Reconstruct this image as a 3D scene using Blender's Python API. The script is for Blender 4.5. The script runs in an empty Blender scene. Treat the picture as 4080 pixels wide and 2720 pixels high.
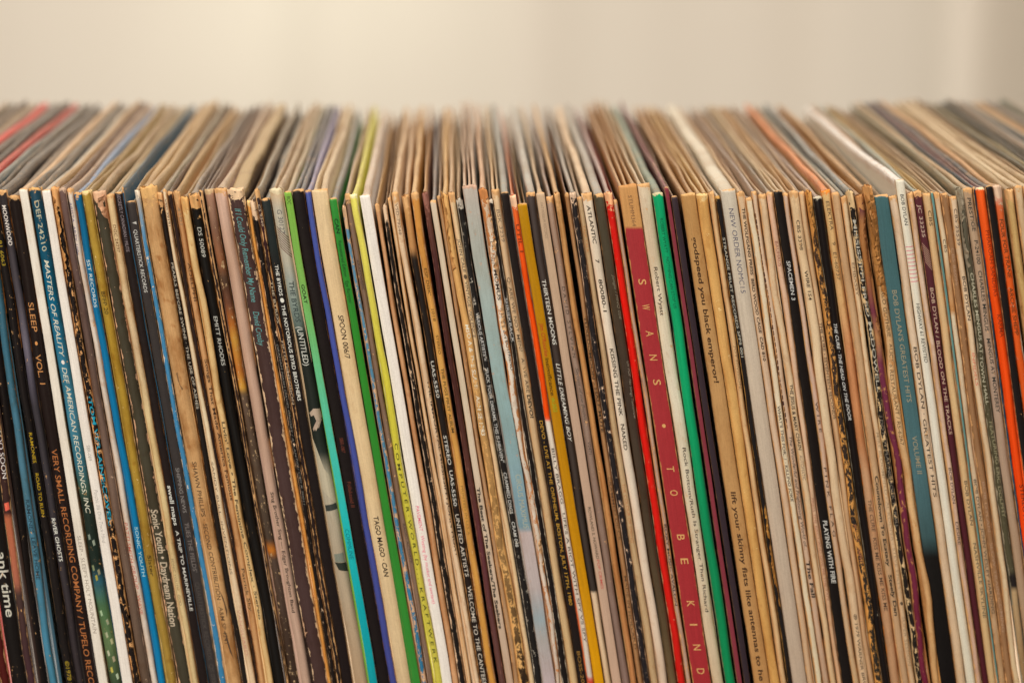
import bpy, bmesh, math, random
from mathutils import Vector
random.seed(7)
sc = bpy.context.scene
C = sc.collection

# ------------------------------------------------------------------ camera
PITCH, YAW = math.radians(10.63), math.radians(1.14)
FPX = 11819.0                                   # focal length in photo pixels (4080 wide)
CAM = Vector((-0.0223, -1.12, 0.4643))
cd = bpy.data.cameras.new('camera'); cam = bpy.data.objects.new('camera', cd); C.objects.link(cam)
cam.location = CAM; cam.rotation_euler = (math.pi/2-PITCH, 0, -YAW)
cd.sensor_width = 36.0; cd.lens = FPX/4080*36; cd.clip_start = 0.05; cd.clip_end = 60
cd.dof.use_dof = True; cd.dof.focus_distance = 1.136; cd.dof.aperture_fstop = 5.6
sc.camera = cam
# ------------------------------------------------------------------ world, lamps, exposure
w = bpy.data.worlds.new('World'); sc.world = w; w.use_nodes = True
bg = w.node_tree.nodes['Background']; bg.inputs[0].default_value = (1.0, 0.86, 0.70, 1); bg.inputs[1].default_value = 0.12
def area(name, loc, target, size, power, col, sy=None):
    l = bpy.data.lights.new(name, 'AREA'); l.energy = power; l.color = col; l.size = size
    if sy: l.shape = 'RECTANGLE'; l.size_y = sy
    o = bpy.data.objects.new(name, l); C.objects.link(o); o.location = loc
    o.rotation_euler = (Vector(target)-Vector(loc)).to_track_quat('-Z', 'Y').to_euler()
    return o
area('room_window_light', (-1.45, -3.2, 1.7), (0.05, 0.0, 0.2), 1.0, 128, (1.0, 0.85, 0.695))
area('top_fill_light', (0.5, -0.1, 2.3), (0.0, 0.15, 0.2), 0.9, 43, (1.0, 0.86, 0.72))  # added fill from above to lift the sleeve tops, no real fixture
sc.view_settings.view_transform = 'Standard'; sc.view_settings.look = 'None'
sc.view_settings.exposure = 0.0; sc.view_settings.gamma = 1.0
sc.render.engine = 'CYCLES'

# ------------------------------------------------------------------ photo pixel -> spine plane (y = 0)
FWD = Vector((math.sin(YAW)*math.cos(PITCH), math.cos(YAW)*math.cos(PITCH), -math.sin(PITCH)))
RGT = Vector((math.cos(YAW), -math.sin(YAW), 0.0)); UPV = RGT.cross(FWD)
def plane(px, py):
    d = FWD*FPX + RGT*(px-2040) + UPV*(1360-py)
    t = -CAM.y/d.y
    return CAM.x+d.x*t, CAM.z+d.z*t
def zpix(py): return plane(2040, py)[1]
def zd(yd): return zpix(yd*4080/2352)           # y in the 2352 px wide view
def lin(h):
    c = [int(h[i:i+2], 16)/255 for i in (0, 2, 4)]
    return [x/12.92 if x <= .04045 else ((x+.055)/1.055)**2.4 for x in c]
LIGHT = (0.86, 0.72, 0.60)                      # colour cast of the room light, taken out of the picked colours
def alb(h):
    c = [a/b for a, b in zip(lin(h), LIGHT)]
    if c[0] > c[1]*1.12 > c[2]*1.25 and c[0] < c[1]*2.6:              # aged paper and card: a touch more tan
        g = .3*c[0]+.59*c[1]+.11*c[2]; c = [g+(x-g)*1.07 for x in c]; c[1] *= .955
    return tuple(min(.88, max(.005, x)) for x in c) + (1.0,)

# ------------------------------------------------------------------ materials
def NN(t, kind, **kw):
    n = t.nodes.new(kind)
    for k, v in kw.items(): setattr(n, k, v)
    return n
def math_node(t, op, a, b=None, c=None):
    n = t.nodes.new('ShaderNodeMath'); n.operation = op
    for i, v in enumerate((a, b, c)):
        if v is None: continue
        if isinstance(v, (int, float)): n.inputs[i].default_value = v
        else: t.links.new(v, n.inputs[i])
    return n.outputs[0]
def mixc(t, fac, a, b, blend='MIX'):
    n = t.nodes.new('ShaderNodeMix'); n.data_type = 'RGBA'; n.blend_type = blend
    for s, v in ((n.inputs[0], fac), (n.inputs[6], a), (n.inputs[7], b)):
        if isinstance(v, (int, float)): s.default_value = v
        elif isinstance(v, tuple): s.default_value = v
        else: t.links.new(v, s)
    return n.outputs[2]
def noise(t, vec, scale, detail=3, rough=.55):
    n = t.nodes.new('ShaderNodeTexNoise'); n.inputs['Scale'].default_value = scale
    n.inputs['Detail'].default_value = detail; n.inputs['Roughness'].default_value = rough
    t.links.new(vec, n.inputs['Vector']); return n.outputs[0]
def smooth(t, v, lo, hi):
    n = t.nodes.new('ShaderNodeMapRange'); n.interpolation_type = 'SMOOTHSTEP'
    t.links.new(v, n.inputs[0]); n.inputs[1].default_value = lo; n.inputs[2].default_value = hi
    return n.outputs[0]

def make_group():
    g = bpy.data.node_groups.new('WornPrint', 'ShaderNodeTree')
    I = g.interface
    for nm, ty in (('Base', 'NodeSocketColor'), ('Card', 'NodeSocketColor'), ('Width', 'NodeSocketFloat'), ('Edge', 'NodeSocketFloat'),
                   ('Fleck', 'NodeSocketFloat'), ('Dirt', 'NodeSocketFloat'), ('Top', 'NodeSocketFloat'), ('Rough', 'NodeSocketFloat'), ('Seed', 'NodeSocketFloat')):
        I.new_socket(nm, in_out='INPUT', socket_type=ty)
    I.new_socket('Shader', in_out='OUTPUT', socket_type='NodeSocketShader')
    gi = g.nodes.new('NodeGroupInput'); go = g.nodes.new('NodeGroupOutput')
    L = g.links.new; S = gi.outputs
    uv = g.nodes.new('ShaderNodeUVMap'); sp = g.nodes.new('ShaderNodeSeparateXYZ'); L(uv.outputs[0], sp.inputs[0])
    u, v = sp.outputs[0], sp.outputs[1]
    xm = math_node(g, 'MULTIPLY', u, S['Width']); ym = math_node(g, 'MULTIPLY', v, 315.0)
    def vec(ys):
        c = g.nodes.new('ShaderNodeCombineXYZ'); L(xm, c.inputs[0]); L(math_node(g, 'MULTIPLY', ym, ys), c.inputs[1]); L(S['Seed'], c.inputs[2]); return c.outputs[0]
    n_long, n_sq = vec(.28), vec(.8)
    e = math_node(g, 'MULTIPLY', math_node(g, 'MINIMUM', u, math_node(g, 'SUBTRACT', 1.0, u)), S['Width'])
    na = noise(g, n_long, .9, 5, .62); nb = noise(g, n_sq, .55, 5, .6); nc = noise(g, n_sq, 2.6, 3, .6); nd = noise(g, vec(.4), .12, 4, .55)
    # edge wear: the card shows where the distance to the edge is below a noisy limit
    lim = math_node(g, 'MULTIPLY', S['Edge'], math_node(g, 'MULTIPLY_ADD', na, 4.4, -1.45))
    ew = smooth(g, math_node(g, 'SUBTRACT', lim, e), -.05, .08)
    fl = smooth(g, math_node(g, 'SUBTRACT', math_node(g, 'ADD', math_node(g, 'ADD', math_node(g, 'MULTIPLY', nb, .55), math_node(g, 'MULTIPLY', na, .45)), math_node(g, 'MULTIPLY_ADD', nc, .30, -.15)), math_node(g, 'MULTIPLY_ADD', S['Fleck'], -.42, .71)), 0, .03)
    tw = smooth(g, math_node(g, 'SUBTRACT', math_node(g, 'MULTIPLY', S['Top'], math_node(g, 'MULTIPLY_ADD', nb, 3.2, -.8)), ym), -.3, .4)
    m = math_node(g, 'MAXIMUM', math_node(g, 'MAXIMUM', ew, fl), tw)
    # dirt and yellowing
    dm = math_node(g, 'MULTIPLY', S['Dirt'], smooth(g, math_node(g, 'ADD', nd, math_node(g, 'MULTIPLY_ADD', na, .35, -.17)), .38, .75))
    dirty = mixc(g, dm, S['Base'], (.50, .33, .17, 1), 'MULTIPLY')
    fx = math_node(g, 'MULTIPLY', S['Dirt'], smooth(g, noise(g, vec(.55), .34, 2, .5), .60, .72))
    dirty = mixc(g, math_node(g, 'MULTIPLY', fx, .8), dirty, (.62, .40, .22, 1), 'MULTIPLY')
    rim = math_node(g, 'MULTIPLY', math_node(g, 'MINIMUM', math_node(g, 'MULTIPLY', S['Dirt'], 2.0), 1.0), smooth(g, math_node(g, 'MULTIPLY', math_node(g, 'SUBTRACT', .95, e), nd), .10, .55))  # edge tanning, with warm bounce light between spines painted in
    dirty = mixc(g, math_node(g, 'MULTIPLY', rim, .75), dirty, (.78, .55, .34, 1), 'MULTIPLY')
    ns = noise(g, vec(.035), 2.2, 4, .6)
    grain = math_node(g, 'MULTIPLY', math_node(g, 'MULTIPLY_ADD', nc, .40, .81), math_node(g, 'MULTIPLY_ADD', ns, .50, .76))
    gc = g.nodes.new('ShaderNodeCombineXYZ')
    for i in range(3): L(grain, gc.inputs[i])
    base = mixc(g, 1.0, dirty, gc.outputs[0], 'MULTIPLY')
    cg = math_node(g, 'MULTIPLY_ADD', na, .9, .55)
    cc = g.nodes.new('ShaderNodeCombineXYZ')
    for i in range(3): L(cg, cc.inputs[i])
    card = mixc(g, 1.0, S['Card'], cc.outputs[0], 'MULTIPLY')
    col = mixc(g, m, base, card)
    bs = g.nodes.new('ShaderNodeBsdfPrincipled'); L(col, bs.inputs['Base Color'])
    L(math_node(g, 'ADD', math_node(g, 'ADD', S['Rough'], math_node(g, 'MULTIPLY', m, .25)), math_node(g, 'MULTIPLY_ADD', nb, .24, -.12)), bs.inputs['Roughness'])
    bs.inputs['Specular IOR Level'].default_value = .17
    bp = g.nodes.new('ShaderNodeBump'); bp.inputs['Strength'].default_value = .55; bp.inputs['Distance'].default_value = .00012
    hgt = math_node(g, 'ADD', math_node(g, 'MULTIPLY', m, -.8), math_node(g, 'ADD', math_node(g, 'MULTIPLY', nb, 1.2), math_node(g, 'MULTIPLY', nc, .35)))
    L(hgt, bp.inputs['Height']); L(bp.outputs[0], bs.inputs['Normal'])
    L(bs.outputs[0], go.inputs[0])
    return g
GROUP = make_group()
def print_mat(name, r, base=None, ink=False):
    m = bpy.data.materials.new(name); m.use_nodes = True; t = m.node_tree; t.nodes.clear()
    out = t.nodes.new('ShaderNodeOutputMaterial'); gn = t.nodes.new('ShaderNodeGroup'); gn.node_tree = GROUP
    t.links.new(gn.outputs[0], out.inputs[0])
    c = base if base else r['c']
    if isinstance(c, str): gn.inputs['Base'].default_value = alb(c)
    else:
        uv = t.nodes.new('ShaderNodeUVMap'); sp = t.nodes.new('ShaderNodeSeparateXYZ'); t.links.new(uv.outputs[0], sp.inputs[0])
        cr = t.nodes.new('ShaderNodeValToRGB'); t.links.new(sp.outputs[1], cr.inputs[0]); el = cr.color_ramp.elements
        pts = [((r['zt']-zd(y))/r['zt'], alb(h)) for y, h in c]
        while len(el) < len(pts): el.new(.5)
        for e_, (p, h) in zip(el, pts): e_.position = min(1, max(0, p)); e_.color = h
        t.links.new(cr.outputs[0], gn.inputs['Base'])
    gn.inputs['Card'].default_value = alb(r.get('k', 'c89a66')); gn.inputs['Width'].default_value = r['t']*1000
    gn.inputs['Edge'].default_value = r.get('w', .36 if r.get('tw', 2.2) > 1 else .1); gn.inputs['Fleck'].default_value = r.get('f', .2 if r.get('tw', 2.2) > 1 else .04)+(.05 if ink else 0)
    gn.inputs['Dirt'].default_value = r.get('d', .35) if not ink else 0.05
    gn.inputs['Top'].default_value = r.get('tw', 2.2); gn.inputs['Rough'].default_value = r.get('r', .42); gn.inputs['Seed'].default_value = r['seed']
    return m
def cover_mat(name, side, ridge, seed):
    m = bpy.data.materials.new(name); m.use_nodes = True; t = m.node_tree; bs = t.nodes['Principled BSDF']
    uv = t.nodes.new('ShaderNodeUVMap'); sp = t.nodes.new('ShaderNodeSeparateXYZ'); t.links.new(uv.outputs[0], sp.inputs[0])
    cb = t.nodes.new('ShaderNodeCombineXYZ'); t.links.new(math_node(t, 'MULTIPLY', sp.outputs[0], 60.0), cb.inputs[0])
    t.links.new(math_node(t, 'MULTIPLY', sp.outputs[1], 6.0), cb.inputs[1]); cb.inputs[2].default_value = seed
    n1 = noise(t, cb.outputs[0], 1.0, 5, .65); n2 = noise(t, cb.outputs[0], .22, 3, .5)
    rm = smooth(t, math_node(t, 'ADD', sp.outputs[1], math_node(t, 'MULTIPLY_ADD', n1, .5, -.25)), .35, .6)
    worn = mixc(t, math_node(t, 'MULTIPLY', smooth(t, n1, .5, .68), .55), alb(ridge), alb('c29a6c'))
    worn = mixc(t, math_node(t, 'MULTIPLY', smooth(t, n2, .45, .7), .5), worn, (.62, .50, .40, 1), 'MULTIPLY')
    t.links.new(mixc(t, rm, alb(side), worn), bs.inputs['Base Color'])
    bs.inputs['Roughness'].default_value = .33; bs.inputs['Specular IOR Level'].default_value = .5
    bp = t.nodes.new('ShaderNodeBump'); bp.inputs['Strength'].default_value = .8; bp.inputs['Distance'].default_value = .0005
    t.links.new(n1, bp.inputs['Height']); t.links.new(bp.outputs[0], bs.inputs['Normal'])
    return m

# ------------------------------------------------------------------ setting
def simple_mesh(name, verts, faces, mat, parent=None, uvs=None, smooth_=True):
    me = bpy.data.meshes.new(name); me.from_pydata(verts, [], faces); me.update()
    if uvs:
        ul = me.uv_layers.new(name='UVMap'); flat = []
        for l in me.loops: flat += uvs[l.vertex_index]
        ul.data.foreach_set('uv', flat)
    if smooth_: me.polygons.foreach_set('use_smooth', [True]*len(me.polygons))
    me.materials.append(mat)
    o = bpy.data.objects.new(name, me); C.objects.link(o); o.parent = parent
    return o
def wood():
    m = bpy.data.materials.new('shelf_wood'); m.use_nodes = True; t = m.node_tree; bs = t.nodes['Principled BSDF']
    tc = t.nodes.new('ShaderNodeTexCoord'); mp = t.nodes.new('ShaderNodeMapping'); mp.inputs['Scale'].default_value = (3, 40, 40)
    t.links.new(tc.outputs['Object'], mp.inputs[0]); n = noise(t, mp.outputs[0], 1.2, 6, .6)
    t.links.new(mixc(t, n, (.10, .055, .028, 1), (.24, .14, .075, 1)), bs.inputs['Base Color']); bs.inputs['Roughness'].default_value = .45
    return m
bm = bmesh.new(); bmesh.ops.create_cube(bm, size=1)
for v in bm.verts: v.co = Vector((v.co.x*1.5, v.co.y*.46+.17, v.co.z*.03-.0155))
bmesh.ops.bevel(bm, geom=bm.edges[:], offset=.002, segments=2, affect='EDGES')
me = bpy.data.meshes.new('shelf'); bm.to_mesh(me); me.materials.append(wood())
shelf = bpy.data.objects.new('shelf', me); C.objects.link(shelf); shelf['kind'] = 'structure'

def curtain():
    m = bpy.data.materials.new('curtain_cloth'); m.use_nodes = True; t = m.node_tree; t.nodes.clear()
    out = t.nodes.new('ShaderNodeOutputMaterial'); df = t.nodes.new('ShaderNodeBsdfDiffuse'); tr = t.nodes.new('ShaderNodeBsdfTranslucent'); mx = t.nodes.new('ShaderNodeMixShader')
    tc = t.nodes.new('ShaderNodeTexCoord'); n = noise(t, tc.outputs['Object'], 6, 3)
    wv = t.nodes.new('ShaderNodeTexWave'); wv.inputs['Scale'].default_value = 350; t.links.new(tc.outputs['Object'], wv.inputs[0])
    c = mixc(t, n, (.78, .73, .66, 1), (.84, .79, .72, 1)); c = mixc(t, math_node(t, 'MULTIPLY', wv.outputs[1], .1), c, (.62, .56, .46, 1))
    t.links.new(c, df.inputs[0]); tr.inputs[0].default_value = (.78, .75, .66, 1); mx.inputs[0].default_value = .45
    t.links.new(df.outputs[0], mx.inputs[1]); t.links.new(tr.outputs[0], mx.inputs[2]); t.links.new(mx.outputs[0], out.inputs[0])
    V, F = [], []; nx, nz = 420, 9; x0, x1 = -1.7, 1.7
    def fold(x):
        y = .010*math.sin(x*17+.6)+.006*math.sin(x*31+2)+.003*math.sin(x*63)
        for cx_, wd, am in ((.395, .04, .040), (.48, .045, -.045), (.05, .05, .012), (-.32, .04, .01), (.62, .05, .06), (-.6, .06, .05)):
            y += am*math.exp(-((x-cx_)/wd)**2)
        return y
    for j in range(nz):
        z = -.55+1.9*j/(nz-1)
        for i in range(nx):
            x = x0+(x1-x0)*i/(nx-1); V.append((x+.01*math.sin(z*3), 1.30+fold(x)*(1-.12*j/nz), z))
    for j in range(nz-1):
        for i in range(nx-1):
            a = j*nx+i; F.append((a, a+1, a+nx+1, a+nx))
    o = simple_mesh('curtain', V, F, m)
    o['label'] = 'pale cream cloth curtain hanging in soft folds behind the row of sleeves'; o['category'] = 'curtain'
curtain()
area('curtain_patch_lamp', (-.115, 1.44, .335), (-.115, 1.0, .335), .03, .11, (.96, 1.0, .86), .13).rotation_euler.rotate_axis('Z', .5)  # small lamp added close behind the cloth to make its bright patch
area('curtain_patch_lamp', (-.19, 1.46, .275), (-.19, 1.0, .275), .13, .06, (1.0, 1.0, .88), .035)  # second added lamp, widens the bright patch on the cloth
area('window_behind_curtain', (-.22, 2.5, .6), (-.1, 1.3, .3), 1.2, 17.0, (1.0, .925, .85), 1.2)

# ------------------------------------------------------------------ the sleeves, left to right
# key, left/right edge at photo row 1000, left/right at row 2600, top row, look
RECS = []
def R(key, a, b, c_, d_, top, label, c, txt=(), **kw):
    r = dict(key=key, e1=[a, b], e2=[c_, d_], top=top, label=label, c=c, txt=txt); r.update(kw); RECS.append(r)
BK, WH, CR = '1d1715', 'ded0be', 'd9c09a'
def st(y0, y1, n, c, slope=26, u0=.12, u1=.88, th=2.6):        # slanted hairlines across a spine
    o = []
    for i in range(n):
        y = y0+(y1-y0)*i/(n-1) if n > 1 else y0
        o.append(('poly', c, [(u0, y+slope), (u1, y), (u1, y+th), (u0, y+slope+th)]))
    return o
far = 'sleeves at the far ends of the row'
lx = -238
ORD = 'first second third fourth fifth sixth seventh eighth ninth tenth eleventh twelfth thirteenth fourteenth fifteenth sixteenth seventeenth'.split()
for i, (cc, rr, ww, ln) in enumerate([('2a2320', '8a7a68', 30, 'grey brown'), ('b89a74', 'b89a74', 28, 'tan'), ('3a2a22', '6b5a4c', 33, 'dark brown'), ('9a8468', 'a88c6c', 27, 'light brown'), ('241d1a', '5c5248', 31, 'charcoal'), ('a88a66', 'b0906a', 30, 'tan')]):
    R('left%d' % i, lx-ww, lx, lx-ww+217, lx+217, 742, '%s sleeve beyond the red-topped one, counted away from it, with %s top edge' % (ORD[i], ln), cc, rc=rr, group=far); lx -= ww+3
R('red_ridge', -236, -197, -20, 19, 738, 'sleeve with a bright red top edge behind the wide black spine', '4a1612', rc='d8433a', cv='a82a20', rw=.8)
R('wide_black', -195, -129, 20, 86, 742, 'wide black spine with large lowercase white letters at its foot', '191412', [('ank time', 1262, 1410, 'd8cdb8', dict(h=.62, u=.62, b=.02))], d=.1, w=.1, rc='5a4a3e')
R('dark_photo', -127, -90, 87, 121, 728, 'dark spine with a salmon orange streak and a red spot low down', [(440, '2a1c18'), (1150, '3a2420'), (1172, '4a2a24'), (1185, 'b06040'), (1330, 'a06048'), (1360, '45302a'), (1568, '40262a')], [('TOO SOON', 980, 1093, 'd8c8bc', dict(h=.6, u=.68)), ('poly', 'e0604a', [(.25, 1150), (.8, 1147), (.85, 1164), (.3, 1168)])], rc='4a4038', rw=.85, d=.1)
R('black_a', -88, -50, 123, 170, 745, 'plain black spine between the salmon-streaked one and the slate blue one', '17110f', rc='b8382e', d=.1, w=.08, rw=.75)
R('slate_blue', -48, -14, 171, 205, 747, 'slate blue spine with small dark capital letters near the foot', [(440, '344e58'), (800, '38606e'), (1100, '4a7282'), (1568, '437c92')], [('RAMONES  LEAVE HOME', 1144, 1327, '26343c', dict(h=.5))], rc='8a8478', w=.1)
R('ruin', -12, 22, 240, 279, 745, 'black spine with yellow capitals beside the slate blue spine', BK, [('91 6063', 549, 607, 'b59a35'), ('RAMONES', 989, 1058, 'c9a431', dict(h=.42)), ('ROAD TO RUIN', 1082, 1181, 'c9a431', dict(h=.42)), ('©1978 SIRE', 1511, 1590, 'b59a35')], rc='6a5c4c', d=.1, w=.08)
R('moonwood', 25, 61, 281, 316, 749, 'charcoal purple spine with bold white capitals at top and foot', [(440, '332c2a'), (700, '4c4448'), (790, '6a6068'), (860, '504850'), (930, '3a3436'), (1568, '332a2a')], [('MOONWOOD', 469, 561, 'e2dad2', dict(h=.52, b=.02)), ('RIVER GHOSTS', 1185, 1284, 'd8d0c8', dict(h=.5, b=.02))], rc='6a5e54', d=.1, w=.08, rw=.9, cv='2a2320')
R('sleep', 63, 112, 317, 370, 772, 'dark brown spine with bronze orange capitals running its whole length', [(440, '1f1613'), (1568, '241815')], [('SLEEP', 691, 758, 'bd8450', dict(h=.5)), ('•', 780, 789, 'c98a50', dict(h=.7)), ('VOL. 1', 810, 878, 'bd8450', dict(h=.5)), ('VERY SMALL RECORDING COMPANY / TUPELO RECO', 1027, 1566, 'a8683c', dict(h=.5))], d=.15, w=.1, f=.06, rc='8a7660', rec=.3)
R('white_a', 114, 148, 371, 408, 747, 'white spine with thin grey letters next to the bronze lettered spine', 'ddcdb9', [('SLEEP - SLEEP\'S HOLY MOUNTAIN', 1226, 1449, '8a7a6a', dict(h=.45, b=-.004))], d=.12, w=.06, f=.02, tw=.8)
R('masters', 150, 202, 413, 466, 742, 'teal blue spine with hand-drawn cream lettering over a green leafy foot', [(440, '1f3c48'), (520, '16485c'), (700, '0c5a74'), (960, '42798a'), (1060, '366876'), (1120, '3f5a4c'), (1150, '232d25'), (1300, '1e2a24'), (1330, '2d5560'), (1390, '4a6844'), (1470, '5c6e46'), (1568, '3c4a34')], [('DEF 24210', 458, 575, 'b8ae90', dict(h=.42, sh=-.15)), ('MASTERS OF REALITY', 595, 817, 'cfc6ae', dict(h=.42, sh=.2)), ('•', 824, 834, 'f0e6d2', dict(h=.8)), ('DEF AMERICAN RECORDINGS, INC', 841, 1175, 'cfc6ae', dict(h=.42, sh=.15))]
  + [('poly', c_, [(u_, y_), (u_+.18, y_-3), (u_+.22, y_+9), (u_+.05, y_+12)]) for u_, y_, c_ in ((.2, 1225, '7c8474'), (.5, 1238, '8c907c'), (.15, 1296, '7c805c'), (.55, 1305, '8a8464'), (.3, 1318, '9a8c38'), (.2, 1400, '9cae86'), (.55, 1420, '949878'), (.3, 1450, 'a0a07c'), (.6, 1465, 'b0aa7c'), (.2, 1492, 'b0ac8c'), (.55, 1505, 'a89878'), (.25, 1530, 'b8a84a'), (.6, 1545, 'b4be9c'))], rc='8a7a6a', k='c99a60', w=.15)
R('white_b', 204, 239, 467, 508, 751, 'white spine with faint grey italic print beside the leafy-footed teal one', 'e0d2c1', [('SBR-089', 1018, 1053, '948a80', dict(h=.4, b=-.004)), ('Psychic Ills One Track Mind', 1120, 1242, '9a9088', dict(h=.42, b=-.006, sh=.2))], d=.08, w=.04, f=.02, tw=.6, rc='b8a48c')
R('cover', 241, 271, 509, 541, 738, 'flaking black and tan spine with cyan capitals running down it', '1c1513', [(':TOM VERLAINE:COVER:', 907, 1204, '1fa6bd', dict(h=.6, b=.03))], f=.36, w=.5, k='d09a62', tw=12, rc='b08a5c', d=.1, torn=[(450, 640, -1), (690, 760, 1)])
R('brown_a', 272, 301, 541, 578, 742, 'plain dull brown spine beside the flaking one with cyan capitals', [(440, '6a5048'), (700, '5c463e'), (1100, '6e5848'), (1568, '5e4c3c')], rc='8a6f5a', k='b8997c', d=.3, w=.08)
R('patti', 302, 328, 580, 610, 745, 'pinkish white spine with faded red print low and blue print high', 'd2bda9', [('ARISTA  ARTY 1086', 463, 585, '4b4a6c', dict(h=.5, u=.22)), ('PATTI SMITH GROUP · WAVE', 1198, 1408, 'b0503c', dict(h=.6, u=.28))], d=.4, rc='b89878', w=.1)
R('sst', 329, 360, 612, 643, 760, 'bright blue spine with pale capitals beside the gold spine', [(440, '0a5878'), (800, '066890'), (1568, '08709a')], [('SST RECORDS', 594, 703, 'c9cdc2', dict(h=.5)), ('SONIC YOUTH', 1206, 1319, 'a9c4cc', dict(h=.5))], d=.05, w=.06, f=.03, rc='7e8a9c', rw=.7)
R('gold', 362, 402, 643, 683, 754, 'metallic gold spine with small dark lettering beside the bright blue one', [(440, 'a88940'), (800, 'a58335'), (1568, '9a7c3c')], [('BFFP 20', 667, 719, '4a3c20', dict(h=.45)), ('Sister', 1271, 1319, '4a3a1c', dict(h=.45, b=.02))], d=.55, r=.3, w=.22, k='dcbc80', rc='a88a5c')
R('daydream', 404, 455, 685, 741, 758, 'dark olive spine edged with torn cream strips and blackletter title', '423b2d', [('Sonic Youth • Daydream Nation', 1168, 1436, 'cfb79a', dict(h=.6, b=.03))], w=.55, k='c99f7a', f=.12, tw=4, rc='a88a64', torn=[(448, 500, 1)], tornc='c89c78')
R('goo', 456, 490, 743, 773, 767, 'cream spine with small dark catalogue number beside the torn olive one', [(440, 'd2b482'), (800, 'c9ad84'), (1000, 'd4ba84'), (1568, 'c8ae7c')], [('DGC 24297', 514, 577, '6a4a30', dict(h=.4, b=0)), ('SONIC YOUTH   GOO', 1278, 1386, '7c6a4c', dict(h=.35, b=0, u=.4))], d=.45, rc='b0946c', f=.12)
R('swell', 491, 524, 774, 807, 763, 'black spine with bold white lowercase words then spaced capitals', '1f1614', [('SECRETLY CANADIAN / MUTE', 445, 576, '9c8888', dict(h=.45, b=0)), ('swell maps', 1112, 1203, 'e4dccc', dict(h=.55, b=.03)), ('A TRIP TO MARINEVILLE', 1215, 1399, 'd8cfc0', dict(h=.42, b=.03))], d=.1, w=.06, f=.04, tw=.6, rc='b09c80')
R('slate_thin', 526, 532, 808, 812, 741, 'thin slate blue sleeve rising above the short charcoal spine', '2a5068', rc='5c6c74', cv='33505e', rw=.9, w=.02, f=0)
R('quarter', 534, 570, 814, 852, 798, 'short charcoal spine with white capitals beside a flaking sky blue one', '352e2b', [('▼', 507, 514, 'cfc6b8', dict(h=.5)), ('QUARTERSTICK RECORDS', 526, 670, 'd8cfc0', dict(h=.45)), ('SHIPPING NEWS', 1072, 1175, '8e847c', dict(h=.45)), ("'FLIES THE FIELDS'", 1198, 1311, '7c7068', dict(h=.5)), ('QUARTERSTICK RECORDS  QS 095', 1334, 1566, '4c423c', dict(h=.5))], d=.1, w=.05, f=.05, tw=.5, rc='9a8a74')
R('sky_blue', 571, 592, 853, 882, 751, 'narrow sky blue spine with scratched white scuffs', [(440, 'b8a48c'), (500, '7c94a4'), (560, '447ea0'), (1568, '38769a')], f=.24, w=.3, k='d8c2a8', tw=5, rc='b49468', d=.1)
R('shawn', 594, 661, 885, 940, 734, 'wide stained tan spine with dark ink smears and small dark capitals', 'bf9462', [('SHAWN PHILLIPS ·', 1058, 1192, '3c2c20', dict(h=.34, u=.42, b=0)), ('SECOND CONTRIBUTION ·', 1200, 1382, '3c2c20', dict(h=.34, u=.42, b=0)), ('A&M SP 4241', 1390, 1474, '4a3826', dict(h=.34, u=.42, b=0)), ('poly', '6e5238', [(.3, 855), (.4, 852), (.42, 880), (.6, 890), (.5, 894), (.33, 872)]), ('poly', '54402e', [(.55, 1350), (.75, 1370), (.85, 1400), (.75, 1415), (.72, 1385)]), ('poly', '3c2e26', [(.42, 1440), (.56, 1460), (.7, 1495), (.78, 1510), (.6, 1494), (.46, 1470)])], d=.75, n=2, w=.35, k='d2a468', tw=7, rc='b08c5c', f=.12)
R('pearls', 662, 684, 941, 969, 763, 'narrow black spine with cream capitals beside the wide stained tan one', '1f1916', [('PEARLS BEFORE SWINE · THE USE OF ASHES', 603, 938, 'cdbfa8', dict(h=.55, b=.005))], f=.14, w=.12, tw=6, rc='8c7a64', d=.1)
R('sandy', 685, 702, 970, 999, 749, 'cream spine with hairline dark capitals and pale red print at its foot', [(440, 'd8bd94'), (900, 'dcc29c'), (1568, 'd2b48c')], [('VSD 79191', 455, 518, '5c4634', dict(h=.5, b=0)), ('SANDY BULL  INVENTIONS', 1058, 1316, '6a5844', dict(h=.45, b=-.004, u=.3)), ('VANGUARD', 1396, 1502, 'c08a70', dict(h=.45, b=0, u=.4))], d=.3, w=.12, tw=3, rc='a89478')
R('black_thin', 703, 722, 1000, 1011, 758, 'thin blackish brown spine between two cream and tan spines', '2a1c18', rc='6a5444', d=.2, w=.08)
R('patrick', 723, 750, 1011, 1040, 756, 'tan spine with dark serif lettering cut by the crinkled cream spine', 'bf9060', [('4101', 474, 515, '8a7458', dict(h=.5)), ('ADELPHI', 602, 690, '4a3424', dict(h=.5, u=.7)), ('Songs That Made America Famous', 823, 1147, '2e2018', dict(h=.5, u=.68)), ('Patrick Sky', 1303, 1401, '3a281c', dict(h=.5))], d=.4, tw=6, w=.2, rc='b08a58', rw=.75)
R('feminine', 751, 781, 1041, 1068, 776, 'crinkled pale yellow cream spine with dark lowercase title', 'd4b27a', [('Livin\' Love • The Feminine Complex · Stereo', 967, 1420, '3a3024', dict(h=.5, b=.02))], d=.5, wav=1.6, w=.3, k='c8985c', tw=8, rc='a08058')
R('emitt', 784, 829, 1071, 1117, 765, 'black spine with white capitals and scuffed left edge by the crinkled cream one', '171412', [('DS 50089', 521, 589, 'd8cfbd', dict(h=.42, b=0)), ('EMITT RHODES', 725, 838, 'dcd4c4', dict(h=.4, b=0))], w=.22, tw=9, k='c99a62', f=.08, d=.05, rc='8a7864')
R('brown_strip', 831, 847, 1119, 1129, 754, 'thin dark brown spine beside the flame-patterned one', '33241f', rc='6c5a4c', d=.2)
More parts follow.
